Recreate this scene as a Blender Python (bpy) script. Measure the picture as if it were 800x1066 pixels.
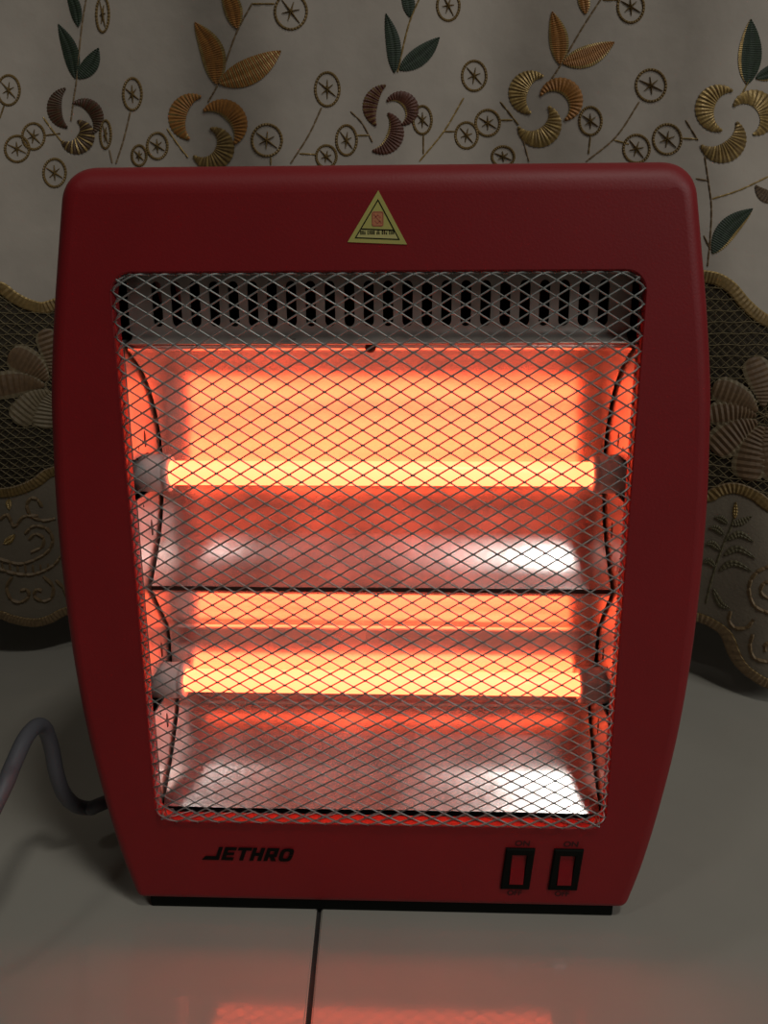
import bpy, bmesh, math, random
from mathutils import Vector, Matrix, noise
random.seed(7)
PI = math.pi
for o in list(bpy.data.objects): bpy.data.objects.remove(o)
scene = bpy.context.scene
COL = scene.collection

# ---------------------------------------------------------------- camera
FPX, IW, IH = 830.0, 800.0, 1066.0
CAM = Vector((0.0152, -0.35, 0.3079)); PITCH, YAW, ROLL = 0.25255, 0.0341, -0.0038
FW = Vector((-math.sin(YAW)*math.cos(PITCH), math.cos(YAW)*math.cos(PITCH), -math.sin(PITCH)))
r0 = FW.cross(Vector((0, 0, 1))).normalized(); u0 = r0.cross(FW)
RT = r0*math.cos(ROLL) + u0*math.sin(ROLL); UP = u0*math.cos(ROLL) - r0*math.sin(ROLL)
cd = bpy.data.cameras.new('camera'); cam = bpy.data.objects.new('camera', cd); COL.objects.link(cam)
cd.sensor_fit = 'VERTICAL'; cd.sensor_height = 36.0; cd.lens = FPX/IH*36.0; cd.clip_start = 0.01
cam.matrix_world = Matrix(((RT.x, UP.x, -FW.x, CAM.x), (RT.y, UP.y, -FW.y, CAM.y), (RT.z, UP.z, -FW.z, CAM.z), (0, 0, 0, 1)))
scene.camera = cam

# ---------------------------------------------------------------- world, lights, exposure
w = bpy.data.worlds.new('world'); scene.world = w; w.use_nodes = True
w.node_tree.nodes['Background'].inputs[0].default_value = (0.66, 0.64, 0.58, 1)
w.node_tree.nodes['Background'].inputs[1].default_value = 0.035
def area(name, loc, sx, sy, energy, color):
    l = bpy.data.lights.new(name, 'AREA'); l.shape = 'RECTANGLE'; l.size = sx; l.size_y = sy; l.energy = energy; l.color = color
    o = bpy.data.objects.new(name, l); COL.objects.link(o); o.location = loc       # faces straight down from the ceiling
    return o
area('ceiling_strip_lamp', (0.60, -0.84, 2.3), 0.26, 0.26, 8.5, (1.0, 0.985, 0.93))
fill = area('side_fill_light', (1.7, -1.5, 1.5), 0.9, 1.1, 13.5, (0.96, 0.97, 0.95))  # added unseen side fill, brightens the heater's right side and the curtain
fill.rotation_euler = (Vector((0, 0.1, 0.2))-fill.location).to_track_quat('-Z', 'Y').to_euler()
area('ceiling_spot_lamp', (-0.82, -0.95, 2.3), 0.22, 0.22, 1.7, (1.0, 0.985, 0.93))
vs = scene.view_settings
vs.view_transform = 'Standard'; vs.look = 'None'; vs.gamma = 1.0; vs.use_curve_mapping = False; vs.exposure = 0.0

# ---------------------------------------------------------------- pixel helpers
def pray(x, y): return FW + RT*((x-IW/2)/FPX) - UP*((y-IH/2)/FPX)
def on_y(x, y, Y):
    d = pray(x, y); return CAM + d*((Y-CAM.y)/d.y)
def on_x(x, y, X):
    d = pray(x, y); return CAM + d*((X-CAM.x)/d.x)

# ---------------------------------------------------------------- materials
def mat(name, color, rough=0.5, metal=0.0, var=0.0, vscale=40.0, bump=0.0, bscale=200.0, spec=0.5, coat=0.0,
        emis=None, estr=0.0, sheen=0.0, rvar=0.0, color2=None, stretch=None):
    m = bpy.data.materials.new(name); m.use_nodes = True
    nt = m.node_tree; b = nt.nodes['Principled BSDF']
    b.inputs['Base Color'].default_value = (*color, 1); b.inputs['Roughness'].default_value = rough
    b.inputs['Metallic'].default_value = metal; b.inputs['Specular IOR Level'].default_value = spec
    b.inputs['Coat Weight'].default_value = coat; b.inputs['Sheen Weight'].default_value = sheen
    if emis: b.inputs['Emission Color'].default_value = (*emis, 1); b.inputs['Emission Strength'].default_value = estr
    tc = nt.nodes.new('ShaderNodeTexCoord'); src = tc.outputs['Object']
    if stretch:
        mp = nt.nodes.new('ShaderNodeMapping'); mp.inputs['Scale'].default_value = stretch
        nt.links.new(src, mp.inputs[0]); src = mp.outputs[0]
    if var or color2 or rvar:
        n = nt.nodes.new('ShaderNodeTexNoise'); n.inputs['Scale'].default_value = vscale; n.inputs['Detail'].default_value = 4
        nt.links.new(src, n.inputs['Vector'])
        if var or color2:
            r = nt.nodes.new('ShaderNodeMapRange'); r.inputs[1].default_value = 0.3; r.inputs[2].default_value = 0.7
            nt.links.new(n.outputs['Fac'], r.inputs[0])
            mx = nt.nodes.new('ShaderNodeMix'); mx.data_type = 'RGBA'
            c2 = color2 or tuple(min(1, c*(1+var)) for c in color)
            c1 = color if color2 else tuple(c*(1-var) for c in color)
            mx.inputs[6].default_value = (*c1, 1); mx.inputs[7].default_value = (*c2, 1)
            nt.links.new(r.outputs[0], mx.inputs[0]); nt.links.new(mx.outputs[2], b.inputs['Base Color'])
        if rvar:
            r2 = nt.nodes.new('ShaderNodeMapRange'); r2.inputs[1].default_value = 0.3; r2.inputs[2].default_value = 0.7
            r2.inputs[3].default_value = max(0.02, rough-rvar); r2.inputs[4].default_value = rough+rvar
            nt.links.new(n.outputs['Fac'], r2.inputs[0]); nt.links.new(r2.outputs[0], b.inputs['Roughness'])
    if bump:
        n2 = nt.nodes.new('ShaderNodeTexNoise'); n2.inputs['Scale'].default_value = bscale; n2.inputs['Detail'].default_value = 3
        nt.links.new(src, n2.inputs['Vector'])
        bp = nt.nodes.new('ShaderNodeBump'); bp.inputs['Strength'].default_value = bump; bp.inputs['Distance'].default_value = 0.001
        nt.links.new(n2.outputs['Fac'], bp.inputs['Height']); nt.links.new(bp.outputs[0], b.inputs['Normal'])
    return m
M = {}
M['red'] = mat('red_plastic', (0.25, 0.007, 0.010), 0.5, var=0.04, vscale=30, bump=0.08, bscale=900)
M['dark_plastic'] = mat('black_plastic', (0.006, 0.007, 0.005), 0.7, spec=0.1, var=0.1)
M['liner'] = mat('black_liner', (0.02, 0.018, 0.017), 0.7, var=0.2)
M['wire'] = mat('galvanised_wire', (0.26, 0.27, 0.25), 0.45, 0.4, var=0.12, vscale=120)
M['alu'] = mat('polished_aluminium', (0.82, 0.80, 0.78), 0.23, 0.93, var=0.05, vscale=25, bump=0.05, bscale=160, rvar=0.05)
M['galv'] = mat('galvanised_sheet', (0.55, 0.51, 0.46), 0.33, 0.65, var=0.18, vscale=70, bump=0.08, bscale=220, rvar=0.06)
M['plate'] = mat('end_plate_steel', (0.62, 0.58, 0.55), 0.42, 0.85, var=0.1, vscale=60, bump=0.06, bscale=250)
M['ceramic'] = mat('grey_ceramic', (0.70, 0.66, 0.63), 0.6, var=0.1, vscale=120, bump=0.15, bscale=700)
M['tube'] = mat('glowing_quartz', (0.8, 0.6, 0.5), 0.25, emis=(1.0, 0.088, 0.029), estr=9.0)
M['cord'] = mat('grey_rubber', (0.09, 0.09, 0.10), 0.5, var=0.06, bump=0.05, bscale=800)
M['rocker'] = mat('red_translucent_plastic', (0.24, 0.003, 0.008), 0.3, var=0.05)
M['print'] = mat('black_print', (0.004, 0.004, 0.003), 0.6, spec=0.15, var=0.05)
M['faint_print'] = mat('worn_dark_print', (0.05, 0.004, 0.005), 0.5, var=0.1)
M['sticker'] = mat('yellow_sticker', (0.50, 0.46, 0.13), 0.45, var=0.04)
M['sticker_pale'] = mat('pale_sticker', (0.58, 0.52, 0.20), 0.45, var=0.04)
M['pink'] = mat('pink_print', (0.55, 0.22, 0.10), 0.5, var=0.08)
M['pinkline'] = mat('pink_line_print', (0.45, 0.12, 0.07), 0.5, var=0.08)
M['screw'] = mat('dark_screw_steel', (0.06, 0.05, 0.045), 0.4, 0.8, var=0.1)
M['wirecover'] = mat('pink_wire_sleeve', (0.30, 0.12, 0.11), 0.5, var=0.1)
M['tile'] = mat('glazed_floor_tile', (0.37, 0.345, 0.295), 0.07, var=0.05, vscale=9, bump=0.008, bscale=60, rvar=0.02)
M['grout'] = mat('dark_grout', (0.035, 0.033, 0.03), 0.9, var=0.3)
M['wall'] = mat('painted_wall', (0.35, 0.33, 0.30), 0.8, var=0.03)
M['cloth'] = mat('greige_cloth', (0.40, 0.345, 0.285), 0.75, var=0.11, vscale=22, bump=0.5, bscale=70, sheen=0.25)
M['scallop_cloth'] = mat('beige_scallop_cloth', (0.19, 0.155, 0.110), 0.8, var=0.10, vscale=50, bump=0.3, bscale=420)
M['net_back'] = mat('brown_net_shade', (0.045, 0.033, 0.018), 0.9, var=0.3, vscale=120)
M['net_thread'] = mat('olive_net_thread', (0.17, 0.13, 0.065), 0.6, var=0.35, vscale=260)
M['gold'] = mat('gold_thread', (0.34, 0.225, 0.075), 0.42, 0.35, var=0.25, vscale=260)
M['dark_gold'] = mat('dull_gold_thread', (0.20, 0.125, 0.04), 0.5, 0.25, var=0.25, vscale=260)
M['orange'] = mat('orange_thread', (0.32, 0.135, 0.028), 0.5, 0.15, var=0.2, vscale=260)
M['green'] = mat('dark_green_thread', (0.018, 0.032, 0.014), 0.6, var=0.3, vscale=260)
M['maroon'] = mat('maroon_thread', (0.095, 0.028, 0.012), 0.5, 0.1, var=0.25, vscale=260)
M['brown'] = mat('dark_brown_thread', (0.075, 0.040, 0.016), 0.55, 0.1, var=0.25, vscale=260)
M['lace_brown'] = mat('lace_brown_thread', (0.125, 0.070, 0.030), 0.6, var=0.2, vscale=300)
M['lace_tan'] = mat('lace_tan_thread', (0.17, 0.125, 0.065), 0.6, var=0.2, vscale=300)
M['tan'] = mat('tan_cord_thread', (0.20, 0.13, 0.062), 0.6, var=0.2, vscale=300)
M['olive'] = mat('olive_cord_thread', (0.125, 0.105, 0.055), 0.6, var=0.2, vscale=300)

# ---------------------------------------------------------------- object helpers
def link(name, me, mats, parent=None, smooth=False):
    for m in (mats if isinstance(mats, (list, tuple)) else [mats]): me.materials.append(M[m])
    if smooth:
        for p in me.polygons: p.use_smooth = True
    o = bpy.data.objects.new(name, me); COL.objects.link(o)
    if parent: o.parent = parent
    return o
def from_bm(name, bm, mats, parent=None, smooth=False, recalc=True):
    if recalc: bmesh.ops.recalc_face_normals(bm, faces=bm.faces[:])
    me = bpy.data.meshes.new(name); bm.to_mesh(me); bm.free()
    return link(name, me, mats, parent, smooth)
def from_py(name, V, Fc, mats, parent=None, smooth=False, idx=None):
    me = bpy.data.meshes.new(name); me.from_pydata([tuple(v) for v in V], [], Fc); me.update()
    if idx:
        for p, i in zip(me.polygons, idx): p.material_index = i
    return link(name, me, mats, parent, smooth)
def thing(name, label, cat, loc=(0, 0, 0)):
    o = bpy.data.objects.new(name, None); COL.objects.link(o); o.location = loc
    o.empty_display_size = 0.05; o['label'] = label; o['category'] = cat
    return o
def box(bm, x0, x1, y0, y1, z0, z1, bev=0.0, skew=0.0):
    vs_ = [bm.verts.new((x + skew*(z-(z0+z1)/2), y, z)) for z in (z0, z1) for y in (y0, y1) for x in (x0, x1)]
    fs = [bm.faces.new([vs_[i] for i in f]) for f in ((0, 2, 3, 1), (4, 5, 7, 6), (0, 1, 5, 4), (2, 6, 7, 3), (0, 4, 6, 2), (1, 3, 7, 5))]
    if bev:
        es = set(e for f in fs for e in f.edges)
        bmesh.ops.bevel(bm, geom=list(es), offset=bev, segments=2, affect='EDGES', profile=0.5)
def prism(bm, pts, y0, y1):
    """solid from an x,z polygon"""
    a = [bm.verts.new((x, y0, z)) for x, z in pts]; b = [bm.verts.new((x, y1, z)) for x, z in pts]
    n = len(pts)
    bm.faces.new(a); bm.faces.new(b[::-1])
    for i in range(n): bm.faces.new((a[i], b[i], b[(i+1) % n], a[(i+1) % n]))
def catmull(P, n):
    """resample control points (tuples) to n points along a Catmull-Rom spline"""
    P = [Vector(p) for p in P]; m = len(P)-1; out = []
    for k in range(n):
        t = k/(n-1)*m; i = min(int(t), m-1); f = t-i
        p1, p2 = P[i], P[i+1]; p0 = P[i-1] if i else p1*2-p2; p3 = P[i+2] if i+2 <= m else p2*2-p1
        out.append(0.5*((2*p1) + (p2-p0)*f + (2*p0-5*p1+4*p2-p3)*f*f + (3*p1-p0-3*p2+p3)*f*f*f))
    return out
def tube_path(bm, pts, rad, seg=10, cap=True):
    pts = [Vector(p) for p in pts]; rings = []; n = len(pts)
    prev = None
    for i, p in enumerate(pts):
        t = (pts[min(i+1, n-1)]-pts[max(i-1, 0)]).normalized()
        if prev is None: a = t.orthogonal().normalized()
        else: a = (prev - t*prev.dot(t)).normalized()
        prev = a; b = t.cross(a); r = rad(i/(n-1)) if callable(rad) else rad
        rings.append([bm.verts.new(p + (a*math.cos(2*PI*k/seg) + b*math.sin(2*PI*k/seg))*r) for k in range(seg)])
    for i in range(n-1):
        for k in range(seg): bm.faces.new((rings[i][k], rings[i][(k+1) % seg], rings[i+1][(k+1) % seg], rings[i+1][k]))
    if cap: bm.faces.new(rings[0][::-1]); bm.faces.new(rings[-1])
def lathe_x(bm, prof, y, z, seg=28):
    """revolve (x, r) profile about an x-parallel axis"""
    rings = [[bm.verts.new((x, y + r*math.cos(2*PI*k/seg), z + r*math.sin(2*PI*k/seg))) for k in range(seg)] for x, r in prof]
    for i in range(len(rings)-1):
        for k in range(seg): bm.faces.new((rings[i][k], rings[i][(k+1) % seg], rings[i+1][(k+1) % seg], rings[i+1][k]))
    bm.faces.new(rings[0][::-1]); bm.faces.new(rings[-1])

# ================================================================ SETTING
bm = bmesh.new(); box(bm, -1.6, 1.6, -1.4, 0.72, -0.06, -0.0025)
floor = from_bm('floor', bm, 'grout'); floor['kind'] = 'structure'
floor['label'] = 'pale glazed tile floor with one dark grout joint'
TILE, GAP = 0.6, 0.0024
bm = bmesh.new(); h = (TILE-GAP)/2
box(bm, -h, h, -h, h, -0.0120, 0.0)
es = [e for e in bm.edges if all(v.co.z > -0.001 for v in e.verts)]
bmesh.ops.bevel(bm, geom=es, offset=0.0008, segments=2, affect='EDGES')
bmesh.ops.recalc_face_normals(bm, faces=bm.faces[:])
tme = bpy.data.meshes.new('tile'); bm.to_mesh(tme); bm.free(); tme.materials.append(M['tile'])
ta = math.atan2(0.003, 0.074)            # joint direction read off the photo
for i in range(-2, 2):
    for j in range(-2, 1):
        lx, ly = (i+0.5)*TILE, (j+0.5)*TILE + 0.42
        o = bpy.data.objects.new('tile', tme); COL.objects.link(o); o.parent = floor
        o.location = (-0.0318 + lx*math.cos(ta) - ly*math.sin(ta)*-1*-1, ly*math.cos(ta) + lx*math.sin(ta), 0)
        o.rotation_euler = (0, 0, ta)
bm = bmesh.new(); box(bm, -1.6, 1.6, 0.56, 0.72, -0.0025, 1.6)
wb = from_bm('wall_back', bm, 'wall'); wb['kind'] = 'structure'; wb['label'] = 'plain painted wall behind the curtain'

# ================================================================ HEATER
heater = thing('quartz_heater', 'red quartz heater with two glowing tubes behind a diamond wire grille', 'heater')
ZB, ZT = 0.0068, 0.3655
HW = [(0.0, 0.1262), (0.0047, 0.1277), (0.031, 0.1347), (0.066, 0.1412), (0.105, 0.1465), (0.146, 0.1494), (0.185, 0.1502),
      (0.222, 0.1496), (0.2535, 0.1478), (0.275, 0.1460), (0.305, 0.1417), (0.331, 0.1371), (0.3575, 0.1322), (0.375, 0.1287)]
def hw(z):
    for k in range(len(HW)-1):
        if HW[k+1][0] >= z: break
    P = [HW[max(k-1, 0)], HW[k], HW[k+1], HW[min(k+2, len(HW)-1)]]
    t = (z-P[1][0])/(P[2][0]-P[1][0])
    m1 = (P[2][1]-P[0][1])/(P[2][0]-P[0][0]); m2 = (P[3][1]-P[1][1])/(P[3][0]-P[1][0]); d = P[2][0]-P[1][0]
    return (2*t**3-3*t*t+1)*P[1][1] + (t**3-2*t*t+t)*d*m1 + (-2*t**3+3*t*t)*P[2][1] + (t**3-t*t)*d*m2
RTOP, RBOT = 0.013, 0.005
right = []
for k in range(8):                                           # bottom-right corner
    t = k/8; a, c, e = Vector((hw(ZB)-RBOT, ZB)), Vector((hw(ZB), ZB)), Vector((hw(ZB+RBOT), ZB+RBOT))
    right.append(a*(1-t)**2 + c*2*t*(1-t) + e*t*t)
for k in range(49):
    z = ZB+RBOT + (ZT-RTOP-ZB-RBOT)*k/48; right.append(Vector((hw(z), z)))
for k in range(1, 13):
    t = k/12; a, c, e = Vector((hw(ZT-RTOP), ZT-RTOP)), Vector((hw(ZT), ZT)), Vector((hw(ZT)-RTOP, ZT))
    right.append(a*(1-t)**2 + c*2*t*(1-t) + e*t*t)
top = [Vector((right[-1].x*(1-2*k/24), ZT)) for k in range(1, 24)]
left = [Vector((-p.x, p.y)) for p in reversed(right)]
bot = [Vector((-right[0].x*(1-2*k/24), ZB)) for k in range(1, 24)]
OUT = right + top + left + bot                                 # counter-clockwise in x,z
def normals2(P):
    n = len(P); N = []
    for i in range(n):
        t = (P[(i+1) % n]-P[i-1]).normalized(); N.append(Vector((t.y, -t.x)))
    return N
NO = normals2(OUT)
def inset(d):                                                  # d: function of the outline normal
    return [p - n*d(n) for p, n in zip(OUT, NO)]
def rnd(n): return 0.0065 + 0.0055*max(0, n.y) - 0.0025*max(0, -n.y)
OA, OZ0, OZ1 = 0.1132, 0.0543, 0.3219                          # grille opening
def rrect(a, z0, z1, r, n=8):
    P = []
    for cx, cz, a0 in ((a-r, z0+r, -PI/2), (a-r, z1-r, 0), (-a+r, z1-r, PI/2), (-a+r, z0+r, PI)):
        for k in range(n+1):
            t = a0 + PI/2*k/n; P.append(Vector((cx + r*math.cos(t), cz + r*math.sin(t))))
    return P
bm = bmesh.new()
def loop_verts(P, y): return [bm.verts.new((p.x, y, p.y)) for p in P]
def skin(A, B):
    n = len(A)
    for i in range(n):
        f = bm.faces.new((A[i], A[(i+1) % n], B[(i+1) % n], B[i])); f.smooth = True
SEG = 7
prev = None; first = None
for k in range(SEG+1):
    th = PI/2*k/SEG
    P = inset(lambda n: rnd(n)*(1-math.sin(th))); ys = [rnd(n)*(1-math.cos(th)) for n in NO]
    ring = [bm.verts.new((p.x, y, p.y)) for p, y in zip(P, ys)]
    if prev: skin(prev, ring)
    else: first = ring
    prev = ring
for y, d in ((0.040, 0.0006), (0.066, 0.0025)):
    ring = loop_verts(inset(lambda n: d if n.y > -0.9 else 0.0), y); skin(prev, ring); prev = ring
ring = loop_verts(inset(lambda n: 0.006 if n.y > -0.9 else 0.0), 0.0665); skin(prev, ring)
hole = None; prev = None
for dy, da in ((0.0, 0.0008), (0.0003, 0.0002), (0.0009, 0.0), (0.0080, 0.0)):
    ring = loop_verts(rrect(OA+da, OZ0-da, OZ1+da, 0.0085+da), dy)
    if prev: skin(prev, ring)
    else: hole = ring
    prev = ring
rim_back = prev
edges = []
for L in (first, hole):
    for i in range(len(L)):
        edges.append(bm.edges.get((L[i], L[(i+1) % len(L)])) or bm.edges.new((L[i], L[(i+1) % len(L)])))
res = bmesh.ops.triangle_fill(bm, edges=edges, use_beauty=True)
for g in res['geom']:
    if isinstance(g, bmesh.types.BMFace): g.smooth = False
bmesh.ops.recalc_face_normals(bm, faces=bm.faces[:])
me = bpy.data.meshes.new('front_panel'); bm.to_mesh(me); bm.free()
# make sure the front faces the camera
f0 = max(me.polygons, key=lambda p: p.area if abs(p.normal.y) > 0.9 else 0)
if f0.normal.y > 0: me.flip_normals()
fp = link('front_panel', me, 'red', heater)

bm = bmesh.new()                                               # rear shell, narrower behind the front panel
prev = None
for y, d in ((0.064, 0.005), (0.095, 0.012), (0.108, 0.020), (0.112, 0.030)):
    ring = loop_verts(inset(lambda n: d if n.y > -0.9 else 0.001), y)
    if prev: skin(prev, ring)
    prev = ring
bm.faces.new(prev)
from_bm('rear_shell', bm, 'red', heater)
bm = bmesh.new(); box(bm, -0.1215, 0.1215, 0.003, 0.098, 0.0, 0.0069, 0.001)
from_bm('base', bm, 'dark_plastic', heater)

# dark inner casing: added open-fronted box that keeps gaps behind the reflectors dark
bm = bmesh.new()
x1, z0, z1, y0, y1 = 0.1275, 0.048, 0.3300, 0.0078, 0.0630
A = [bm.verts.new(c) for c in ((-x1, y0, z0), (x1, y0, z0), (x1, y0, z1), (-x1, y0, z1), (-x1, y1, z0), (x1, y1, z0), (x1, y1, z1), (-x1, y1, z1))]
for f in ((0, 1, 5, 4), (1, 2, 6, 5), (2, 3, 7, 6), (3, 0, 4, 7), (4, 5, 6, 7)): bm.faces.new([A[i] for i in f])
from_bm('dark_liner', bm, 'liner', heater)

# end plates
PX = 0.1150
def end_plate(s):
    bm = bmesh.new()
    P = [(0.0150, 0.0545), (0.0560, 0.0545), (0.0560, 0.2935), (0.0150, 0.2935)]
    for zc in (0.2285, 0.1165):                                   # open notches that take the tube caps
        P += [(0.0150, zc+0.0098), (0.0355, zc+0.0098), (0.0420, zc+0.0073), (0.0455, zc), (0.0420, zc-0.0073), (0.0355, zc-0.0098), (0.0150, zc-0.0098)]
    a = [bm.verts.new((s*PX, y, z)) for y, z in P]; b = [bm.verts.new((s*(PX+0.0008), y, z)) for y, z in P]; n = len(P)
    bm.faces.new(a); bm.faces.new(b[::-1])
    for i in range(n): bm.faces.new((a[i], b[i], b[(i+1) % n], a[(i+1) % n]))
    xa, xb = sorted((s*(PX+0.0005), s*(PX+0.006)))
    for z0_, z1_ in ((0.0545, 0.1065), (0.1265, 0.2185), (0.2385, 0.2935)): box(bm, xa, xb, 0.0146, 0.0154, z0_, z1_)
    o = from_bm('end_plate', bm, 'plate', heater)
    for zc in (0.2455, 0.2005, 0.1340, 0.0930):                   # fixing slots with a bent tab
        bm = bmesh.new(); pts = [(0, 0.004), (0.0012, 0.0015), (0.0008, -0.004), (-0.0008, -0.004), (-0.0012, 0.0015)]
        a = [bm.verts.new((s*(PX-0.0003), 0.033+u, zc+v)) for u, v in pts]; b = [bm.verts.new((s*(PX+0.0004), 0.033+u, zc+v)) for u, v in pts]
        bm.faces.new(a); bm.faces.new(b[::-1])
        for i in range(5): bm.faces.new((a[i], b[i], b[(i+1) % 5], a[(i+1) % 5]))
        from_bm('fixing_slot', bm, 'screw', o)
end_plate(-1); end_plate(1)

# reflectors: two stacked troughs
PROF_U = [(0.0125, 0.2912), (0.0145, 0.2890), (0.022, 0.2850), (0.034, 0.2770), (0.0445, 0.2645), (0.0505, 0.2510), (0.0530, 0.2385),
          (0.0525, 0.2290), (0.0513, 0.2220), (0.0503, 0.2156), (0.0472, 0.2056), (0.0421, 0.1964), (0.0358, 0.1881), (0.0285, 0.1805), (0.0205, 0.1737)]
PROF_L = [(0.0210, 0.1712), (0.0225, 0.1690), (0.0275, 0.1632), (0.0335, 0.1558), (0.0385, 0.1487), (0.0420, 0.1440), (0.0430, 0.1390), (0.0433, 0.1320), (0.0433, 0.1250),
          (0.0434, 0.1165), (0.0470, 0.1050), (0.0500, 0.0965), (0.0490, 0.0915), (0.0430, 0.0838), (0.0310, 0.0705), (0.0225, 0.0632), (0.0115, 0.0550)]
def reflector(prof):
    P = catmull(prof, 76); XS = 0.1132; nx = 25; V = []; Fc = []
    for i in range(nx):
        x = -XS + 2*XS*i/(nx-1)
        for p in P:
            k = 0.00022*noise.noise(Vector((x*30, p.x*60, p.y*60)))
            V.append((x, p.x+k, p.y+k))
    n = len(P)
    for i in range(nx-1):
        for j in range(n-1): Fc.append((i*n+j, i*n+j+1, (i+1)*n+j+1, (i+1)*n+j))
    return from_py('reflector', V, Fc, 'alu', heater, True)
RU, RL = reflector(PROF_U), reflector(PROF_L)
bm = bmesh.new(); box(bm, -0.1135, 0.1135, 0.0203, 0.0213, 0.1714, 0.1736, 0.0003)
from_bm('reflector_joint', bm, 'screw', heater)

# vent panel with punched slots
NS, SX0, SX1, SZ0, SZ1, SHW = 24, -0.0988, 0.0999, 0.2992, 0.3190, 0.0023
YV = 0.0160
bm = bmesh.new()
outer = [(-0.1120, 0.2990), (0.1120, 0.2990), (0.1120, 0.3300), (-0.1120, 0.3300)]
loops = [[Vector(p) for p in outer]]
for i in range(NS):
    cx = SX0 + (SX1-SX0)*i/(NS-1); L = []
    for k in range(7): t = PI*k/6; L.append(Vector((cx + SHW*math.cos(t), SZ1-SHW + SHW*math.sin(t))))
    for k in range(7): t = PI + PI*k/6; L.append(Vector((cx + SHW*math.cos(t), SZ0+SHW + SHW*math.sin(t))))
    loops.append(L)
edges = []
for li, L in enumerate(loops):
    vsx = loop_verts(L, YV)
    edges += [bm.edges.new((vsx[i], vsx[(i+1) % len(vsx)])) for i in range(len(vsx))]
    if li:
        vb = loop_verts(L, YV+0.0012)
        for i in range(len(vsx)): bm.faces.new((vsx[i], vsx[(i+1) % len(vsx)], vb[(i+1) % len(vsx)], vb[i]))
bmesh.ops.triangle_fill(bm, edges=edges, use_beauty=True)
# lower lip rolls forward
prof = [(YV-0.0092+0.0092*math.cos(PI/2*k/10), 0.2990-0.0064*math.sin(PI/2*k/10)) for k in range(11)] + [(YV-0.0094, 0.2920), (YV-0.004, 0.2914)]
pr = None
for y, z in prof:
    hx = 0.1120 if y > 0.0155 else 0.1105; a = bm.verts.new((-hx, y, z)); b = bm.verts.new((hx, y, z))
    if pr:
        f = bm.faces.new((pr[0], pr[1], b, a)); f.smooth = True
    pr = (a, b)
bmesh.ops.remove_doubles(bm, verts=bm.verts[:], dist=1e-6)
vent = from_bm('vent_panel', bm, 'galv', heater)
for xs in (-0.0988, -0.0901):                                  # wire sleeves seen through two slots
    bm = bmesh.new(); tube_path(bm, [(xs-0.002, 0.024, 0.326), (xs, 0.022, 0.318), (xs+0.001, 0.024, 0.3105)], 0.0021, 8)
    from_bm('wire_sleeve', bm, 'wirecover', heater, True)
bm = bmesh.new()
rings = []
for y, r in ((0.0165, 0.0026), (0.0130, 0.0026), (0.0120, 0.0018), (0.0119, 0.0001)):
    rings.append([bm.verts.new((-0.0030 + r*math.cos(2*PI*k/16), y, 0.2902 + r*math.sin(2*PI*k/16))) for k in range(16)])
for i in range(3):
    for k in range(16): bm.faces.new((rings[i][k], rings[i][(k+1) % 16], rings[i+1][(k+1) % 16], rings[i+1][k]))
from_bm('screw', bm, 'screw', heater, True)

# heating tubes with ceramic end caps
def heating_tube(z):
    bm = bmesh.new(); L = 0.1062; r = 0.0060
    lathe_x(bm, [(-L, r*0.9), (-L+0.001, r), (L-0.001, r), (L, r*0.9)], 0.033, z)
    t = from_bm('heating_tube', bm, 'tube', heater, True)
    for s in (-1, 1):
        bm = bmesh.new()
        pr = [(0.1030, 0.0064), (0.1030, 0.0086), (0.1038, 0.0093), (0.1050, 0.0095), (0.1056, 0.0088), (0.1064, 0.0088), (0.1070, 0.0094), (0.1235, 0.0094)]
        lathe_x(bm, [(s*x, r_) for x, r_ in pr], 0.033, z)
        c = from_bm('end_cap', bm, 'ceramic', t, True)
        for k in (-1, 1):                                         # thin lead wires leaving the cap
            bm = bmesh.new()
            pts = [(s*0.1165, 0.0245, z + k*0.0080), (s*0.1158, 0.0225, z + k*0.0115), (s*0.1150, 0.0235, z + k*0.0150)]
            tube_path(bm, catmull(pts, 8), 0.0005, 6); from_bm('lead_wire', bm, 'screw', t, True)
heating_tube(0.2285); heating_tube(0.1165)

# diamond wire grille, domed, edges folded back into the opening
GW, GH, RF = 0.0108, 0.0065, 0.0030
def fold(s, a):
    k = abs(s); sg = 1 if s >= 0 else -1; e = a-RF
    if k <= e: return s, 0.0
    t = (k-e)/RF
    if t < PI/2: return sg*(e + RF*math.sin(t)), RF*(1-math.cos(t))
    return sg*(e+RF), RF + (t-PI/2)*RF
GA, GZ0, GZ1 = OA-0.0005, OZ0+0.0005, OZ1-0.0005
GZM, GZH = (GZ0+GZ1)/2, (GZ1-GZ0)/2
DOME = 0.0095
def gpos(s, t):
    x, bx_ = fold(s, GA); zz, bz = fold(t-GZM, GZH)
    u, v = min(1, abs(s)/GA), min(1, abs(t-GZM)/GZH)
    d = DOME*(1-u**2.6)*(1-v**2.6)
    # rounded corners
    cr = 0.0085; ex, ez = abs(x)-(GA-cr), abs(zz)-(GZH-cr)
    if ex > 0 and ez > 0:
        q = math.hypot(ex, ez)
        if q > cr: x = math.copysign(GA-cr+ex/q*cr, x); zz = math.copysign(GZH-cr+ez/q*cr, zz)
    return Vector((x, -0.0024 - d + min(0.0118, bx_+bz), GZM+zz))
V, Fc = [], []
def strand(p, q, n):
    t = (q-p).normalized(); a = n.cross(t).normalized()*0.00037; b = n*0.00030
    i = len(V)
    for c in (p-t*0.0002, q+t*0.0002): V.extend([c-a, c-b, c+a, c+b])
    for k in range(4): Fc.append((i+k, i+(k+1) % 4, i+4+(k+1) % 4, i+4+k))
SMAX, TMAX = GA-RF+RF*PI/2+0.0085, GZH-RF+RF*PI/2+0.0085
ni, nj = int(SMAX/(GW/2))+1, int(TMAX/(GH/2))+1
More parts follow.
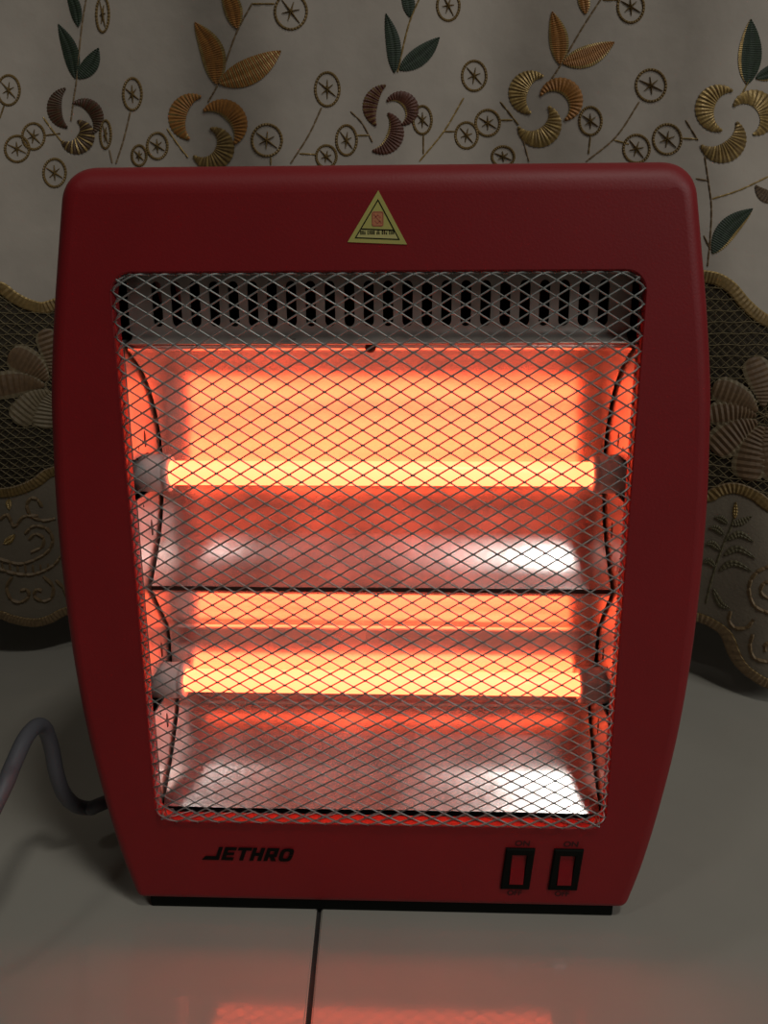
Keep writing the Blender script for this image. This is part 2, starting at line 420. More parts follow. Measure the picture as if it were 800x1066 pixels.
def gnode(i, j): return i*GW/2, GZM + j*GH/2
for i in range(-ni, ni+1):
    for j in range(-nj, nj+1):
        if (i+j) % 2: continue
        s0, t0 = gnode(i, j)
        if abs(s0) > SMAX or abs(t0-GZM) > TMAX: continue
        for di, dj in ((1, 1), (1, -1)):
            s1, t1 = gnode(i+di, j+dj)
            if abs(s1) > SMAX or abs(t1-GZM) > TMAX: continue
            edge = abs(s0) > GA-0.012 or abs(t0-GZM) > GZH-0.012
            n = 6 if edge else 1
            pts = [gpos(s0+(s1-s0)*k/n, t0+(t1-t0)*k/n) for k in range(n+1)]
            for k in range(n):
                nrm = Vector((0, -1, 0)) if not edge else Vector((0.15*math.copysign(1, s0), -1, 0)).normalized()
                if (pts[k+1]-pts[k]).length > 1e-5: strand(pts[k], pts[k+1], nrm)
        # flattened node
        c = gpos(s0, t0); k = len(V)
        V.extend([c+Vector((-0.0011, 0, 0)), c+Vector((0, -0.0005, -0.00055)), c+Vector((0.0011, 0, 0)), c+Vector((0, -0.0005, 0.00055)), c+Vector((0, 0.0005, 0))])
        Fc.extend([(k, k+1, k+3), (k+1, k+2, k+3), (k, k+4, k+1), (k+1, k+4, k+2), (k+2, k+4, k+3), (k+3, k+4, k)])
grille = from_py('wire_grille', V, Fc, 'wire', heater)
grille['label'] = 'grey expanded metal grille of small diamonds'

# rocker switches
def rocker_switch(px, pz):
    bm = bmesh.new(); hx, hz, sk = 0.0073, 0.0120, 0.09
    prev = None
    def ring(ix, y): return [bm.verts.new((px + u*(hx-ix) + sk*v*(hz-ix), y, pz + v*(hz-ix))) for u, v in ((-1, -1), (1, -1), (1, 1), (-1, 1))]
    R = [ring(0, 0.0006), ring(0, -0.0010), ring(0.0006, -0.0015), ring(0.0034, -0.0015), ring(0.0036, 0.0015)]
    for a, b in zip(R, R[1:]):
        for i in range(4): bm.faces.new((a[i], a[(i+1) % 4], b[(i+1) % 4], b[i]))
    bm.faces.new(R[-1])
    sw = from_bm('power_switch', bm, 'dark_plastic', heater)
    bm = bmesh.new(); w2, h2 = hx-0.0038, hz-0.0038
    prof = [(-h2, 0.0008), (-h2, -0.0022), (-h2*0.5, -0.0016), (0, -0.0007), (h2*0.5, -0.0002), (h2, 0.0002), (h2, 0.0010)]
    rows = [[bm.verts.new((px + u*w2 + sk*v, y, pz+v)) for u in (-1, 1)] for v, y in prof]
    for a, b in zip(rows, rows[1:]): bm.faces.new((a[0], a[1], b[1], b[0]))
    bm.faces.new([r[0] for r in rows][::-1]); bm.faces.new([r[1] for r in rows])
    from_bm('rocker', bm, 'rocker', sw)
    return sw
SW = [rocker_switch(0.0707, 0.0306), rocker_switch(0.0950, 0.0306)]
def lettering(name, body, size, cx, cz, y, m, parent, sx=1.0, shear=0.0, bold=0.0):
    cu = bpy.data.curves.new(name, 'FONT'); cu.body = body; cu.size = size; cu.align_x = 'CENTER'; cu.align_y = 'CENTER'
    cu.shear = shear; cu.offset = bold; cu.extrude = 0.0
    t = bpy.data.objects.new(name, cu); COL.objects.link(t)
    dg = bpy.context.evaluated_depsgraph_get(); me = bpy.data.meshes.new_from_object(t.evaluated_get(dg))
    bpy.data.objects.remove(t); bpy.data.curves.remove(cu)
    for v in me.vertices: v.co = Vector((cx + v.co.x*sx, y, cz + v.co.y))
    me.materials.clear()
    return link(name, me, m, parent)
for sw, x in zip(SW, (0.0707, 0.0950)):
    lettering('switch_mark', 'ON', 0.0042, x+0.0018, 0.0451, -0.0002, 'faint_print', heater, 1.15, 0.1, 0.0001)
    lettering('switch_mark', 'OFF', 0.0042, x-0.0012, 0.0156, -0.0002, 'faint_print', heater, 1.0, 0.1, 0.0001)
# brand lettering, drawn as slanted block letters
def brand():
    bm = bmesh.new(); H_ = 0.0078; sh = 0.34; x = -0.0858; z0 = 0.0322; y = -0.0004
    cnt = [0]
    def quad(pts):
        cnt[0] += 1; a = [bm.verts.new((px_ + sh*(pz_-z0), y-0.00001*cnt[0], pz_)) for px_, pz_ in pts]; bm.faces.new(a)
    def bar(x0, x1, a, b): quad([(x0, z0+H_*a), (x1, z0+H_*a), (x1, z0+H_*b), (x0, z0+H_*b)])
    W, S = 0.0062, 0.0021
    g = 0.0011
    # J with a long tail to the left
    bar(x+0.0012, x+0.0012+S, 0.0, 1.0); quad([(x-0.0056, z0), (x+0.002, z0), (x+0.002, z0+H_*0.30), (x-0.0042, z0+H_*0.30)])
    x += 0.0012 + S + g
    bar(x, x+S, 0, 1); bar(x, x+W, 0.76, 1); bar(x, x+W*0.92, 0.39, 0.61); bar(x, x+W, 0, 0.24); x += W+g   # E
    bar(x-0.0003, x+W+0.0006, 0.76, 1); bar(x+W/2-S/2, x+W/2+S/2, 0, 1); x += W+g                            # T
    bar(x, x+S, 0, 1); bar(x+W-S, x+W, 0, 1); bar(x, x+W, 0.38, 0.62); x += W+g                              # H
    bar(x, x+S, 0, 1); bar(x, x+W, 0.76, 1); bar(x, x+W, 0.32, 0.54); bar(x+W-S, x+W, 0.32, 1)               # R
    quad([(x+W*0.40, z0+H_*0.34), (x+W*0.78, z0+H_*0.34), (x+W*1.08, z0), (x+W*0.66, z0)]); x += W+g
    W2 = W*1.12                                                                                              # O
    P = []
    for k in range(20):
        t = 2*PI*k/20; sq = lambda c: math.copysign(abs(c)**0.62, c)
        P.append((sq(math.cos(t)), sq(math.sin(t))))
    for k in range(20):
        p, q_ = P[k], P[(k+1) % 20]; cx, cz = x+W2/2, z0+H_/2
        f = lambda p_, i: (cx + p_[0]*(W2/2-i*S), cz + p_[1]*(H_/2-i*H_*0.24))
        quad([f(p, 0), f(q_, 0), f(q_, 1), f(p, 1)])
    o = from_bm('brand_lettering', bm, 'print', heater, recalc=False)
    return o
brand()

# triangular warning sticker
st = [on_y(394, 198, -0.0003), on_y(362, 252, -0.0003), on_y(424, 254.5, -0.0003)]
T = [Vector((p.x, p.z)) for p in st]
bm = bmesh.new(); prism(bm, [T[1], T[2], T[0]], 0.0002, -0.0003)
sticker = from_bm('warning_sticker', bm, 'sticker', heater); sticker['label'] = 'yellow triangular warning sticker'
cen = (T[0]+T[1]+T[2])/3
def tri_in(k): return [cen + (p-cen)*k for p in T]
A_, B_ = tri_in(0.76), tri_in(0.70)
bm = bmesh.new()
def flat(pts, y): bm.faces.new([bm.verts.new((p[0], y, p[1])) for p in pts])
for i in range(3): flat([A_[i], A_[(i+1) % 3], B_[(i+1) % 3], B_[i]], -0.00042)
def lerp(a, b, t): return a + (b-a)*t
l0, r0_ = lerp(B_[1], B_[0], 0.21), lerp(B_[2], B_[0], 0.21); l1, r1 = lerp(B_[1], B_[0], 0.245), lerp(B_[2], B_[0], 0.245)
flat([l0, r0_, r1, l1], -0.00042)
from_bm('sticker_border', bm, 'print', sticker, recalc=False)
bm = bmesh.new(); flat([lerp(B_[1], B_[0], 0.0), B_[2], r0_, l0], -0.00036)
from_bm('caption_field', bm, 'sticker_pale', sticker, recalc=False)
bm = bmesh.new()                                             # tiny illegible caption strokes in five words
z0 = B_[1].y + 0.0010; hh = 0.0016; xx = B_[1].x + 0.0016; tot = (B_[2].x-B_[1].x) - 0.0030
words = (3, 4, 2, 3, 3); unit = tot/(sum(words)+4*0.7)
for wn in words:
    for c in range(wn):
        u = unit*0.8
        for k in range(3):
            if random.random() < 0.75: a = xx + u*k/3; flat([(a, z0), (a+u*0.2, z0), (a+u*0.2, z0+hh), (a, z0+hh)], -0.00042)
        for k in range(3):
            if random.random() < 0.7: b = z0 + hh*k/3; flat([(xx, b), (xx+u*0.8, b), (xx+u*0.8, b+hh*0.22), (xx, b+hh*0.22)], -0.00042)
        xx += unit
    xx += unit*0.7
from_bm('caption', bm, 'print', sticker, recalc=False)
bm = bmesh.new(); ec = on_y(393.5, 228, 0); er = rrect(0.0024, -0.0029, 0.0029, 0.0008, 4)
flat([(ec.x+p.x, ec.z+p.y) for p in er], -0.00040)
emb = from_bm('emblem', bm, 'pink', sticker, recalc=False)
bm = bmesh.new()
ei = rrect(0.0020, -0.0025, 0.0025, 0.0006, 4)
for k in range(len(er)): flat([(ec.x+q_.x, ec.z+q_.y) for q_ in (er[k], er[(k+1) % len(er)], ei[(k+1) % len(er)], ei[k])], -0.00046)
def seg2(a, b, wd):
    a, b = Vector(a), Vector(b); n = Vector((a.y-b.y, b.x-a.x)).normalized()*wd/2
    flat([(ec.x+p.x, ec.z+p.y) for p in (a+n, b+n, b-n, a-n)], -0.00046)
seg2((-0.0016, 0.0018), (0.0016, -0.0018), 0.0004); seg2((-0.0012, -0.0006), (-0.0002, -0.0018), 0.0004)
seg2((-0.0002, -0.0018), (0.0012, -0.0008), 0.0004); seg2((0.0000, 0.0016), (0.0013, 0.0003), 0.0004); seg2((-0.0014, 0.0002), (0.0, 0.0016), 0.0003)
from_bm('emblem_lines', bm, 'pinkline', emb, recalc=False)

# power cord

cpx = [(108, 836, -0.160), (96, 841, -0.168), (80, 839, -0.174), (67, 827, -0.176), (59, 806, -0.176), (54, 780, -0.176), (48, 761, -0.176), (41, 755, -0.176),
       (33, 760, -0.176), (24, 773, -0.176), (12, 800, -0.176), (0, 827, -0.176)]
pts = [on_x(x, y, X) for x, y, X in cpx]
pts = [Vector((-0.085, 0.100, 0.030)), Vector((-0.125, 0.108, 0.016))] + pts
e = pts[-1]
pts += [e + Vector((-0.012, -0.030, -0.03)), Vector((e.x-0.045, e.y-0.06, 0.012)), Vector((e.x-0.11, e.y-0.08, 0.0050)), Vector((e.x-0.30, e.y-0.05, 0.0045))]
for p in pts: p.z = max(p.z, 0.0044)
bm = bmesh.new(); tube_path(bm, catmull(pts, 110), 0.0040, 14)
from_bm('power_cord', bm, 'cord', heater, True)

# ================================================================ CURTAIN
def sm(a, b, x):
    t = max(0.0, min(1.0, (x-a)/(b-a))); return t*t*(3-2*t)
def Yc(x, z):
    y = 0.312 + 0.016*math.sin(2*PI*(x-0.007)/0.288) + 0.004*math.sin(2*PI*(x+0.05)/0.117 + z*2)
    low = 1 - sm(0.02, 0.46, z)
    y += low*(-0.085*math.exp(-((x-0.315)/0.050)**2) + 0.018*math.exp(-((x+0.29)/0.05)**2))
    return y
def C(px, py, off=0.0):
    Y = 0.31
    for _ in range(14):
        p = on_y(px, py, Y); Y = 0.5*Y + 0.5*Yc(p.x, p.z)
    p = on_y(px, py, Y); p.y -= off
    return p
curtain = thing('embroidered_curtain', 'greige embroidered curtain with brown lace band and scalloped gold hem', 'curtain', (0, 0.312, 0.02))
def cpar(name, V, Fc, mats, smooth=False, idx=None, label=None):
    V = [Vector(v) - curtain.location for v in V]
    o = from_py(name, V, Fc, mats, curtain, smooth, idx)
    if label: o['label'] = label
    return o
def edge_curve(pxs, extra):
    P = [C(x, y) for x, y in pxs]
    pts = sorted([(p.x, p.z) for p in P] + extra)
    def f(x):
        if x <= pts[0][0]: return pts[0][1]
        if x >= pts[-1][0]: return pts[-1][1]
        for k in range(len(pts)-1):
            if pts[k+1][0] >= x: break
        a, b = pts[k], pts[k+1]; p0 = pts[k-1] if k else a; p3 = pts[k+2] if k+2 < len(pts) else b
        t = (x-a[0])/(b[0]-a[0]); d = b[0]-a[0]
        m1 = (b[1]-p0[1])/(b[0]-p0[0]); m2 = (p3[1]-a[1])/(p3[0]-a[0])
        return (2*t**3-3*t*t+1)*a[1] + (t**3-2*t*t+t)*d*m1 + (-2*t**3+3*t*t)*b[1] + (t**3-t*t)*d*m2
    return f
ZU = edge_curve([(0, 299), (14, 309), (30, 317), (48, 320), (735, 288), (748, 291), (762, 300), (775, 315), (788, 327), (800, 334)],
                [(-0.62, 0.33), (-0.50, 0.30), (-0.40, 0.345), (-0.20, 0.34), (-0.10, 0.30), (0.0, 0.34), (0.10, 0.31), (0.19, 0.335), (0.36, 0.285), (0.46, 0.33), (0.62, 0.30)])
ZL = edge_curve([(0, 513), (20, 510), (38, 502), (52, 492), (737, 517), (748, 511), (765, 508), (785, 515), (800, 526)],
                [(-0.62, 0.17), (-0.50, 0.13), (-0.42, 0.16), (-0.20, 0.19), (-0.10, 0.14), (0.0, 0.175), (0.10, 0.14), (0.19, 0.16), (0.36, 0.12), (0.46, 0.16), (0.62, 0.14)])
ZH = edge_curve([(0, 644), (12, 648), (37, 652), (54, 648), (67, 641), (727, 647), (744, 655), (754, 664), (762, 684), (771, 697), (783, 707), (800, 716)],
                [(-0.62, 0.03), (-0.50, 0.06), (-0.43, 0.03), (-0.20, 0.055), (-0.10, 0.025), (0.0, 0.055), (0.10, 0.025), (0.19, 0.05), (0.36, 0.016), (0.46, 0.05), (0.62, 0.025)])
def panel(name, zlo, zhi, nz, m, x0=-0.62, x1=0.62, nx=420, off=0.0):
    V, Fc = [], []
    for i in range(nx+1):
        x = x0 + (x1-x0)*i/nx; a, b = zlo(x), zhi(x)
        for j in range(nz+1):
            z = a + (b-a)*j/nz; V.append((x, Yc(x, z)-off, z))
    n = nz+1
    for i in range(nx):
        for j in range(nz): Fc.append((i*n+j, (i+1)*n+j, (i+1)*n+j+1, i*n+j+1))
    return cpar(name, V, Fc, m, True)
panel('cloth_panel', lambda x: ZU(x)-0.004, lambda x: 1.15, 60, 'cloth')
panel('net_band', lambda x: ZL(x)-0.003, lambda x: ZU(x)+0.003, 30, 'net_back', off=-0.0012)
panel('scalloped_border', ZH, lambda x: ZL(x)+0.003, 24, 'scallop_cloth')
def ribbed_edge(name, zf, wd, m1, m2, up=0.5, x0=-0.60, x1=0.60, n=900, h=0.0016):
    """satin-stitched band that follows a curtain edge"""
    V, Fc, idx = [], [], []
    for i in range(n+1):
        x = x0 + (x1-x0)*i/n; e = 0.0005; sl = (zf(x+e)-zf(x-e))/(2*e); L = math.hypot(1, sl); nx_, nz_ = -sl/L, 1/L
        rg = 0.45 if i % 2 else 1.0
        for k, c in enumerate((0.0, 0.12, 0.5, 0.88, 1.0)):
            d = (c-up)*wd; X, Z = x + nx_*d, zf(x) + nz_*d; hh = (0.0003, h*0.8, h, h*0.8, 0.0003)[k]*rg
            V.append((X, Yc(X, Z)-hh-0.0004, Z))
    for i in range(n):
        for k in range(4): Fc.append((i*5+k, (i+1)*5+k, (i+1)*5+k+1, i*5+k+1)); idx.append(1 if k == 3 else 0)
    return cpar(name, V, Fc, [m1, m2], False, idx)
ribbed_edge('gold_edging', ZU, 0.0092, 'dark_gold', 'gold')
ribbed_edge('lower_edging', ZL, 0.0088, 'dark_gold', 'tan')
ribbed_edge('hem_edging', lambda x: ZH(x)+0.002, 0.0082, 'tan', 'dark_gold', 0.3)
# net threads
V, Fc = [], []
def thread3(P, wd, hgt):
    i0 = len(V); n = len(P)
    for k, p in enumerate(P):
        t = (P[min(k+1, n-1)]-P[max(k-1, 0)]).normalized(); a = Vector((-t.z, 0, t.x)).normalized()*wd
        V.extend([p-a, p+Vector((0, -hgt, 0)), p+a])
    for k in range(n-1):
        b = i0+3*k; Fc.append((b, b+3, b+4, b+1)); Fc.append((b+1, b+4, b+5, b+2))
def net_lines(dx, dz, sp, wd):
    c = -0.9
    while c < 0.9:
        run = []
        for k in range(-60, 160):
            if dx: x, z = c + k*dx*0.005, 0.10 + k*dz*0.005
            else: x, z = c, 0
            ok = abs(x) < 0.42 and ZL(x) < z < ZU(x)
            if ok: run.append(Vector((x + 0.0006*noise.noise(Vector((x*90, z*90, c))), Yc(x, z)-0.0004, z)))
            if (not ok or k == 159) and run:
                if len(run) > 1: thread3(run, wd, 0.0006)
                run = []
        c += sp
net_lines(1, 0.95, 0.0072, 0.00035); net_lines(-1, 0.95, 0.0072, 0.00035)
for k in range(26):
    z = 0.125 + 0.0085*k; run = []
    for i in range(170):
        x = -0.42 + i*0.005
        if ZL(x) < z < ZU(x): run.append(Vector((x, Yc(x, z)-0.0007, z + 0.0005*math.sin(x*300+k))))
        elif run:
            if len(run) > 1: thread3(run, 0.00035, 0.0006)
            run = []
    if len(run) > 1: thread3(run, 0.00035, 0.0006)
net = cpar('net_threads', V, Fc, 'net_thread'); net['kind'] = 'stuff'

# embroidery, each piece its own mesh
def arc3(P, n):
    (ax, ay), (bx, by), (cx, cy) = P
    d = 2*(ax*(by-cy) + bx*(cy-ay) + cx*(ay-by))
    ux = ((ax*ax+ay*ay)*(by-cy) + (bx*bx+by*by)*(cy-ay) + (cx*cx+cy*cy)*(ay-by))/d
    uy = ((ax*ax+ay*ay)*(cx-bx) + (bx*bx+by*by)*(ax-cx) + (cx*cx+cy*cy)*(bx-ax))/d
    r = math.hypot(ax-ux, ay-uy); t0 = math.atan2(ay-uy, ax-ux); tb = math.atan2(by-uy, bx-ux); t1 = math.atan2(cy-uy, cx-ux)
    db, dc = (tb-t0) % (2*PI), (t1-t0) % (2*PI)
    if db > dc: dc -= 2*PI
    return [Vector((ux + r*math.cos(t0+dc*k/(n-1)), uy + r*math.sin(t0+dc*k/(n-1)))) for k in range(n)]
def ribbon(name, spine, wid, m, m2=None, ribs=16, h=0.0014, profile='leaf', gold_side=0, midrib=True):
    S = (arc3 if profile == 'crescent' else catmull)([(x, y) for x, y in spine], 2*ribs+1); n = len(S); V, Fc, idx = [], [], []
    cross = (-1, -0.72, -0.36, 0, 0.36, 0.72, 1)
    for i, p in enumerate(S):
        t = (S[min(i+1, n-1)]-S[max(i-1, 0)]).normalized(); nn = Vector((-t.y, t.x)); f = i/(n-1)
        if profile == 'leaf': wv = math.sin(PI*f**0.85)**0.75 if 0 < f < 1 else 0.03
        elif profile == 'crescent': wv = max(0.10, math.sin(PI*(0.04+0.92*f))**0.95)
        elif profile == 'fan': wv = 0.18 + 0.82*math.sin(PI*0.5*min(1, f*1.25))*(1 if f < 0.8 else math.sqrt(max(0.02, 1-((f-0.8)/0.2)**2)))
        else: wv = 1.0
        rg = 1.0 if i % 2 else 0.55
        for s in cross:
            hh = h*rg*(1-0.75*s*s) + 0.0003
            if midrib and s == 0: hh *= 0.55
            q = p + nn*(s*wv*wid/2)
            if abs(s) == 1 and i % 2 == 0: q = p + nn*(s*(wv*wid/2-0.7))
            V.append(C(q.x, q.y, hh))
    c = len(cross)
    for i in range(n-1):
        for k in range(c-1):
            Fc.append((i*c+k, i*c+k+1, (i+1)*c+k+1, (i+1)*c+k))
            g = (k == 0 and gold_side in (-1, 2)) or (k == c-2 and gold_side in (1, 2)) or (gold_side == 3 and i % 4 == 1)
            idx.append(1 if g else 0)
    return cpar(name, V, Fc, [m, m2 or m], False, idx)
def ring(cx, cy, rx, ry, m='dark_gold', th=2.8):
    V, Fc = [], []; n = 64
    def add(P): V.extend(P)
    for k in range(n):
        t = 2*PI*k/n; o = 1.0 if k % 2 else 0.55
        for d, hh in ((-0.5, 0.0002), (-0.2, 0.0013*o), (0.2, 0.0013*o), (0.5+0.12*(o-0.7), 0.0002)):
            V.append(C(cx + (rx-1.5+d*th)*math.cos(t), cy + (ry-1.5+d*th)*math.sin(t), hh))
    for k in range(n):
        a, b = 4*k, 4*((k+1) % n)
        for j in range(3): Fc.append((a+j, a+j+1, b+j+1, b+j))
    for k in range(6):                                         # star of stitches
        t = PI*k/3 + 0.35 + (cx*0.37) % 0.6; L = (0.62 if k % 3 else 0.95)
        ux, uy = math.cos(t), math.sin(t); i0 = len(V)
        for f, wd in ((0.0, 2.0), (0.35, 1.5), (1.0, 0.6)):
            x, y = cx + ux*f*L*(rx-3), cy + uy*f*L*(ry-3)
            V.extend([C(x-uy*wd*0.6, y+ux*wd*0.6, 0.0003), C(x, y, 0.0017*(1-0.5*f)), C(x+uy*wd*0.6, y-ux*wd*0.6, 0.0003)])
        for j in range(2):
            b = i0+3*j; Fc.append((b, b+3, b+4, b+1)); Fc.append((b+1, b+4, b+5, b+2))
    return cpar('ring', V, Fc, m)
def stem(P, m='dark_gold', wd=1.9, name='stem', h=0.0010):
    L = sum((Vector(a)-Vector(b)).length for a, b in zip(P, P[1:])); n = max(5, int(L/2.4)); S = catmull(P, n); V, Fc = [], []
    for i, p in enumerate(S):
        t = (S[min(i+1, n-1)]-S[max(i-1, 0)]).normalized(); nn = Vector((-t.y, t.x)); o = 0.45 if i % 4 == 0 else 1.0
        for s, hh in ((-1, 0.0002), (0, h*o), (1, 0.0002)): q = p + nn*(s*wd/2*(0.6+0.4*o)); V.append(C(q.x, q.y, hh))
    for i in range(n-1):
        b = 3*i; Fc.append((b, b+1, b+4, b+3)); Fc.append((b+1, b+2, b+5, b+4))
    return cpar(name, V, Fc, m)
def leaf(tip, base, wd, m, m2=None, gs=0, bend=0.06):
    t, b = Vector(tip), Vector(base); d = t-b; mid = b + d*0.5 + Vector((-d.y, d.x))*bend
    ribbon('leaf', [tuple(b), tuple(mid), tuple(t)], wd, m, m2, max(12, int(d.length/2.2)), 0.0009, 'leaf', gs)
def petal(a, b, c, wd, m, m2='gold', gs=0, ribs=15):
    ribbon('petal', [a, b, c], wd*1.15, m, m2, ribs+5, 0.0014, 'crescent', gs, False)
# sprig left
leaf((69, -14), (82, 28), 13, 'green'); leaf((61, 25), (79, 82), 17, 'green'); leaf((103, 50), (82, 82), 18, 'green')
stem([(91, -8), (85, 30), (80, 82), (77, 102), (74, 126)], 'tan')
petal((69, 92), (57, 110), (71, 133), 14, 'brown', 'maroon', 3); petal((76, 108), (90, 108), (97, 139), 13, 'brown', 'maroon', 3); petal((65, 147), (82, 152), (81, 126), 17, 'brown', 'gold', 3)
stem([(45, 122), (55, 136), (65, 148)], 'gold')
for r in ((107, 15, 8, 20), (9, 94, 13, 17), (35, 142, 13, 15), (18, 155, 14, 15), (138, 98, 11, 18), (110, 140, 7, 16), (57, 180, 13, 16)): ring(*r)
stem([(136, 116), (129, 145), (121, 170)], 'tan'); stem([(5, 108), (0, 123)], 'dark_gold'); stem([(48, 141), (63, 139)], 'dark_gold'); stem([(114, 156), (117, 170)], 'tan')
# sprig orange
leaf((231, -16), (247, 30), 20, 'orange', 'gold', 2); leaf((203, 23), (226, 88), 26, 'orange', 'gold', 2, 0.10); leaf((293, 53), (228, 87), 28, 'orange', 'gold', 3, 0.05)
stem([(263, 3), (246, 35), (228, 85), (217, 106)], 'tan'); stem([(263, 4), (286, 4)], 'gold')
petal((210, 101), (187, 114), (198, 145), 17, 'orange', 'gold', 3); petal((212, 116), (241, 116), (244, 150), 18, 'orange', 'gold', 1); petal((202, 162), (228, 166), (219, 134), 18, 'dark_gold', 'gold', 3)
stem([(174, 134), (185, 150), (196, 164)], 'gold')
for r in ((303, 12, 18, 20), (278, 146, 17, 18), (341, 93, 14, 19), (164, 152, 12, 15), (145, 162, 9, 12), (340, 163, 12, 13)): ring(*r)
stem([(282, 163), (282, 172)], 'dark_gold'); stem([(335, 112), (322, 140), (303, 170)], 'tan'); stem([(312, 160), (330, 161)], 'gold')
# sprig maroon
leaf((419, -16), (427, 18), 14, 'green'); leaf((402, 14), (411, 76), 16, 'green', 'green', 0, 0.05); leaf((458, 39), (416, 73), 20, 'green', 'green', 0, 0.04)
stem([(438, -4), (426, 25), (414, 75)], 'gold')
petal((402, 89), (386, 108), (392, 131), 14, 'maroon', 'gold', 3); petal((403, 106), (420, 102), (418, 130), 14, 'maroon', 'gold', 1); petal((388, 157), (405, 152), (404, 118), 16, 'maroon', 'gold', -1)
stem([(365, 116), (377, 128), (388, 148)], 'tan')
for r in ((467, 6, 13, 17), (494, 79, 14, 17), (440, 125, 11, 16), (486, 141, 13, 15), (508, 128, 14, 15), (524, 163, 13, 12), (361, 146, 12, 17)): ring(*r)
stem([(483, 102), (463, 136), (437, 168)], 'gold'); stem([(441, 141), (441, 160)], 'dark_gold'); stem([(462, 137), (474, 137)], 'dark_gold'); stem([(372, 141), (384, 141)], 'gold'); stem([(521, 125), (534, 125)], 'gold')
# sprig gold
leaf((602, -14), (610, 15), 13, 'orange', 'gold', 2); leaf((575, 12), (583, 67), 21, 'orange', 'gold', 2, 0.05); leaf((640, 44), (586, 66), 23, 'orange', 'gold', 2, 0.05)
stem([(628, -4), (606, 30), (585, 66), (572, 86)], 'tan'); stem([(628, 0), (645, 0)], 'gold')
petal((566, 80), (540, 94), (553, 118), 18, 'gold', 'dark_gold', 3); petal((563, 100), (590, 91), (588, 125), 16, 'orange', 'gold', 1); petal((540, 132), (569, 141), (571, 111), 18, 'gold', 'dark_gold', 3)
stem([(521, 106), (530, 117), (540, 130)], 'dark_gold'); stem([(544, 142), (551, 168)], 'tan')
for r in ((657, 7, 15, 18), (615, 126, 13, 16), (678, 89, 17, 18), (663, 155, 15, 16), (695, 145, 16, 17)): ring(*r)
stem([(615, 142), (613, 160)], 'dark_gold'); stem([(666, 106), (642, 142), (611, 168)], 'tan'); stem([(640, 146), (655, 150)], 'gold'); stem([(711, 144), (726, 145)], 'gold')
# sprig right
leaf((782, 20), (778, 88), 25, 'green', 'gold', -1, 0.02); leaf((822, 62), (787, 82), 16, 'green', 'gold', 1)
petal((763, 95), (734, 112), (752, 136), 18, 'gold', 'dark_gold', 3); petal((764, 111), (793, 106), (784, 140), 18, 'gold', 'dark_gold', 3); petal((730, 151), (758, 158), (767, 127), 19, 'dark_gold', 'gold', 3)
stem([(714, 125), (727, 146)], 'tan'); stem([(782, 80), (772, 100)], 'gold')
stem([(734, 163), (738, 190), (741, 215), (740, 245), (737, 277)], 'tan'); stem([(725, 186), (737, 188)], 'tan'); stem([(742, 207), (770, 198), (802, 183)], 'gold')
petal((787, 193), (797, 204), (812, 208), 12, 'brown', 'tan', 3); leaf((784, 217), (742, 264), 22, 'green', 'gold', 1, -0.08)
stem([(733, 245), (740, 260)], 'tan')

# lace flowers in the net band
def lace_petal(c, tip, wd, m, bend=0.0):
    c, t = Vector(c), Vector(tip); d = t-c; mid = c + d*0.5 + Vector((-d.y, d.x))*bend
    o = ribbon('lace_petal', [tuple(c + d*0.16), tuple(mid), tuple(t)], wd, m, 'lace_tan', 11, 0.0022, 'fan', 2, False)
for tip, wd, m in (((46, 343), 26, 'lace_brown'), ((10, 368), 32, 'lace_brown'), ((-12, 404), 30, 'lace_brown'), ((16, 440), 30, 'lace_tan'), ((46, 446), 30, 'lace_tan'), ((88, 360), 30, 'lace_brown'), ((98, 420), 30, 'lace_brown')):
    lace_petal((58, 401), tip, wd, m, 0.06)
for tip, wd, m in (((742, 402), 30, 'lace_brown'), ((783, 372), 30, 'lace_brown'), ((736, 432), 26, 'lace_brown'), ((742, 470), 36, 'lace_brown'), ((778, 500), 38, 'lace_brown'), ((812, 500), 34, 'lace_brown'), ((830, 385), 30, 'lace_brown')):
    lace_petal((797, 433), tip, wd, m, 0.06)
ring(797, 433, 22, 18, 'lace_tan', 3.0); ring(775, 434, 11, 10, 'lace_tan', 2.4); ring(58, 401, 12, 10, 'lace_tan', 2.6)

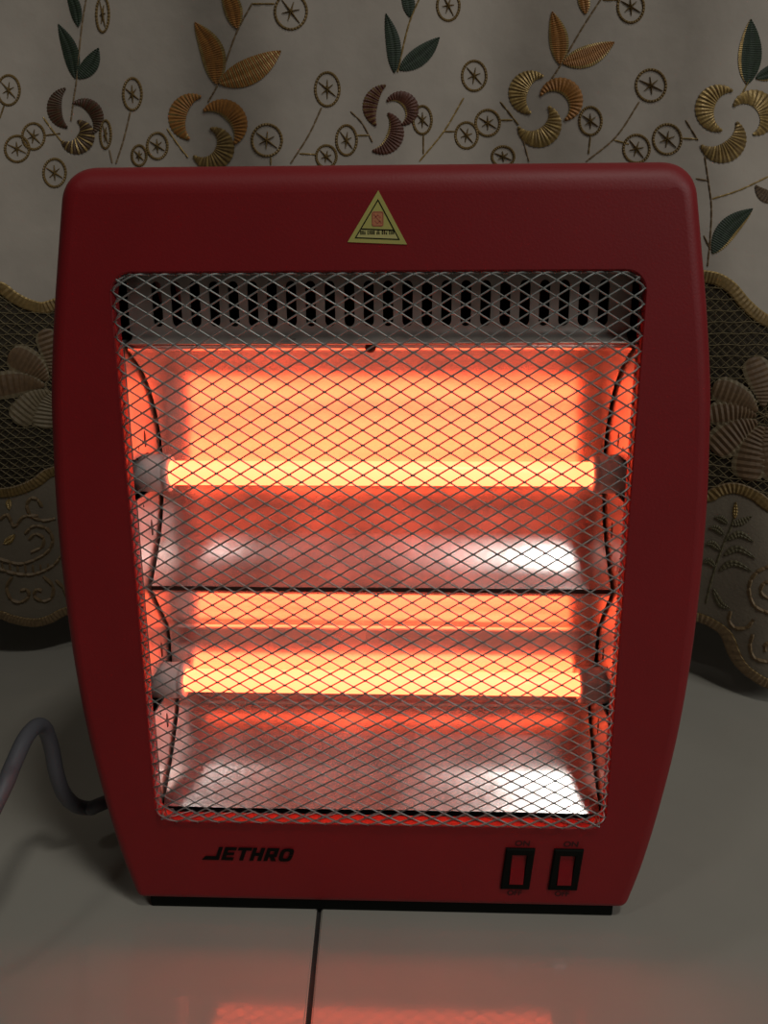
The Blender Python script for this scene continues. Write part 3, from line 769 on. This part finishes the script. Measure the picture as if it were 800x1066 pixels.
# corded motifs on the scalloped border
def cord(P, m='tan', wd=4.0): stem(P, m, wd, 'scroll_cord', 0.0018)
for P in ([(44, 528), (39, 520), (32, 519), (28, 527), (33, 537), (45, 542), (58, 540)],
          [(0, 541), (8, 536), (15, 548), (25, 538), (40, 537)],
          [(26, 556), (35, 548), (48, 550), (55, 561), (51, 573), (38, 582), (20, 587), (-4, 581)],
          [(30, 562), (37, 556), (45, 560), (44, 569), (33, 575)],
          [(-4, 591), (15, 597), (35, 598), (54, 590), (64, 579)],
          [(13, 600), (7, 612), (12, 624), (22, 627), (30, 621), (28, 614), (21, 615)],
          [(45, 600), (55, 610), (54, 622), (45, 626), (36, 621), (38, 614), (44, 615)],
          [(58, 604), (66, 612), (70, 622)]): cord(P)
for k in range(7):
    x = 2 + k*8; stem([(x, 588-0.004*(x-30)**2), (x+1, 596-0.004*(x-30)**2)], 'tan', 2.4, 'scroll_stitch')
leaf((10, 531), (10, 519), 7, 'gold'); leaf((16, 556), (4, 566), 8, 'gold')
stem([(766, 523), (763, 544), (752, 570), (742, 600), (735, 628)], 'olive', 3.0)
for P in ([(761, 546), (772, 543), (783, 537)], [(757, 562), (770, 556), (785, 564)], [(753, 578), (768, 571), (787, 581)], [(748, 594), (763, 586), (783, 594)], [(742, 612), (750, 628), (760, 633)],
          [(758, 545), (751, 540), (744, 538)], [(754, 557), (746, 550), (738, 549)], [(750, 573), (742, 566), (735, 566)], [(745, 590), (738, 584), (732, 585)]):
    ribbon('leaf', P, 8, 'olive', 'tan', 8, 0.0015, 'leaf', 0)
ribbon('leaf', [(765, 540), (766, 522)], 6, 'gold', 'gold', 6, 0.0015, 'leaf', 0)
for P in ([(806, 588), (788, 596), (780, 612), (786, 631), (806, 640)], [(806, 604), (795, 608), (793, 618), (806, 626)],
          [(761, 636), (759, 646), (766, 654), (778, 653), (785, 645)], [(784, 660), (781, 674), (787, 686), (806, 690)], [(806, 668), (797, 671), (797, 678)]): cord(P, 'tan', 4.4)
